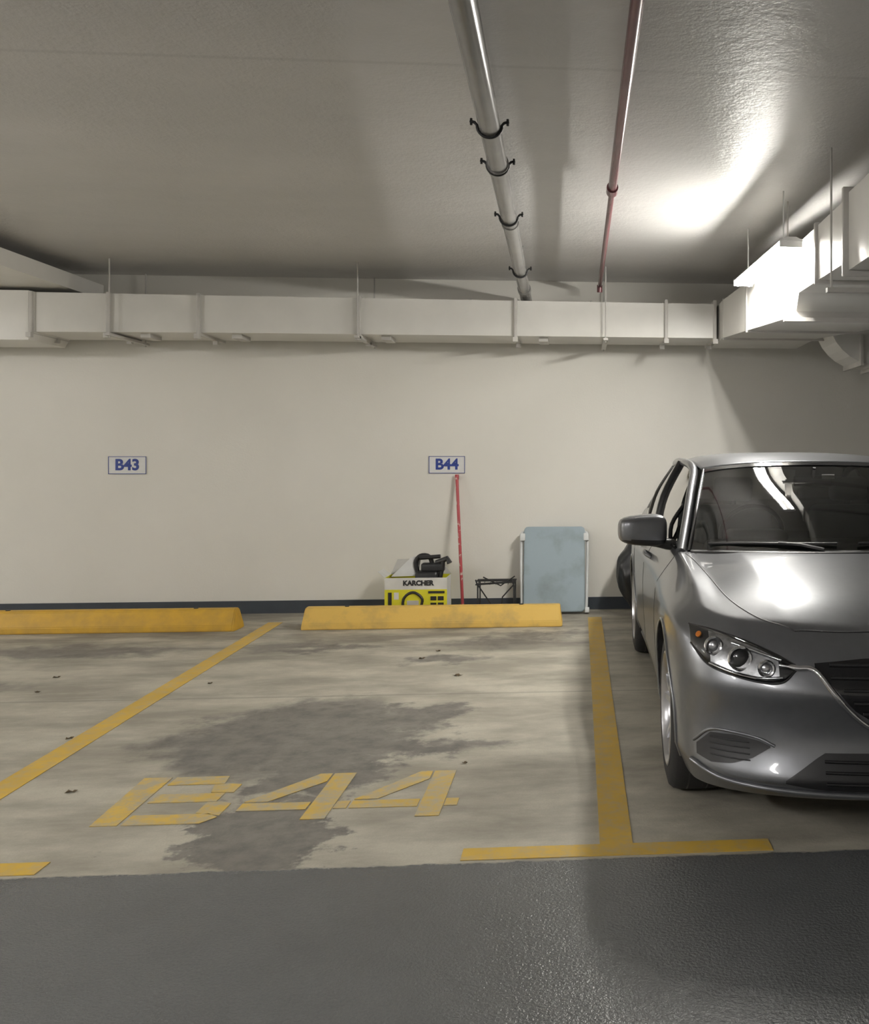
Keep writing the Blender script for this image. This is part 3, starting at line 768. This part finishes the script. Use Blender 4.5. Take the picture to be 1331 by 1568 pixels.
for x in (-.36,.36): car.append(box('rear_headrest',x-.11,x+.11,3.40,3.48,1.11,1.22,'seat',.03,3))
car.append(box('dashboard',-.64,.64,1.50,1.80,.90,.985,'interior',.04,4))
sc=Vector((-.36,1.90,1.0)); ax=Vector((0,1,.45)).normalized(); u=Vector((1,0,0)); w=ax.cross(u)
car.append(tube('steering_wheel',[sc+(u*math.cos(a)+w*math.sin(a))*.17 for a in [2*math.pi*k/28 for k in range(28)]],.014,'black',8,closed=True))
car.append(box('instrument_hood',-.52,-.20,1.66,1.84,.97,1.035,'interior',.03,3))
def wheel(x,y,s):
    p=[]
    prof=[(.225,-.10),(.235,-.112),(.275,-.118),(.315,-.108),(.328,-.092),(.334,-.06),(.335,0),(.334,.06),(.328,.092),(.315,.108),(.275,.118),(.235,.112),(.225,.10)]
    p.append(lathe('tyre',prof,'rubber',64))
    for g in (-.04,0,.04): p.append(lathe('groove',[(.3340,g-.005),(.3348,g),(.3340,g+.005)],'black',64))
    p.append(lathe('rim',[(.236,-.108),(.240,-.115),(.232,-.117),(.222,-.105),(.212,-.085),(.205,0),(.21,.09),(.236,.10)],'alloy',64))
    p.append(lathe('disc',[(.0,-.01),(.15,-.01),(.15,.01),(.0,.01)],'steel',40))
    p.append(lathe('barrel',[(.0,.03),(.206,.03)],'black',40))
    p.append(lathe('hub',[(.0,-.088),(.028,-.088),(.032,-.082),(.065,-.078),(.07,-.06),(.07,-.02)],'alloy',32))
    for k in range(5):
        for dd in (-.16,.16):
            a=2*math.pi*k/5+.2
            a0=a+dd*.9; a1=a+dd*1.35
            r0,r1=.05,.226
            def pt(r,an,tw,x): 
                c=Vector((x,r*math.cos(an),r*math.sin(an))); t=Vector((0,-math.sin(an),math.cos(an))); return c+t*tw
            L0=[pt(r0,a0,-.016,-.080),pt(r0,a0,.016,-.080),pt(r0,a0,.014,-.045),pt(r0,a0,-.014,-.045)]
            L1=[pt(.15,(a0+a1)/2,-.012,-.094),pt(.15,(a0+a1)/2,.012,-.094),pt(.15,(a0+a1)/2,.010,-.05),pt(.15,(a0+a1)/2,-.010,-.05)]
            L2=[pt(r1,a1,-.014,-.100),pt(r1,a1,.014,-.100),pt(r1,a1,.012,-.06),pt(r1,a1,-.012,-.06)]
            p.append(loft4('spoke',[L0,L1,L2],'alloy'))
    for k in range(5):
        a=2*math.pi*k/5+.6; p.append(tube('nut',[(-.074,.045*math.cos(a),.045*math.sin(a)),(-.086,.045*math.cos(a),.045*math.sin(a))],.008,'steel',6))
    o=join('wheel',p,False)
    T=Matrix.Translation((x,y,WZ))@(Matrix.Rotation(math.pi,4,'Z') if s>0 else Matrix.Identity(4))
    o.data.transform(T); return o
for s in (1,-1):
    for y in (WF,WR): car.append(wheel(.80*s,y,s))
for s in (1,-1):
    car.append(box('tail_lamp',.50*s-.17,.50*s+.17,4.70,4.80,.83,.93,'tail',.02))
E=bpy.data.objects.new('car',None); COL.objects.link(E)
for o in car: o.parent=E
E.location=(1.285,3.17,0); E.rotation_euler=(0,0,-math.radians(.6))

# ------------------------------------------------------------ world + camera
w=bpy.data.worlds.new('world'); S.world=w; w.use_nodes=True
w.node_tree.nodes['Background'].inputs[0].default_value=(.5,.5,.5,1); w.node_tree.nodes['Background'].inputs[1].default_value=.05
cam=bpy.data.cameras.new('camera'); co=bpy.data.objects.new('camera',cam); COL.objects.link(co)
co.location=(0,0,1.4); co.rotation_euler=(math.pi/2,0,-math.atan(.08))
cam.sensor_fit='HORIZONTAL'; cam.sensor_width=36; cam.lens=36*1440/1331
cam.shift_x=(665.5-1000.2)/1331; cam.shift_y=-(784-705)/1331
cam.clip_start=.05
S.camera=co
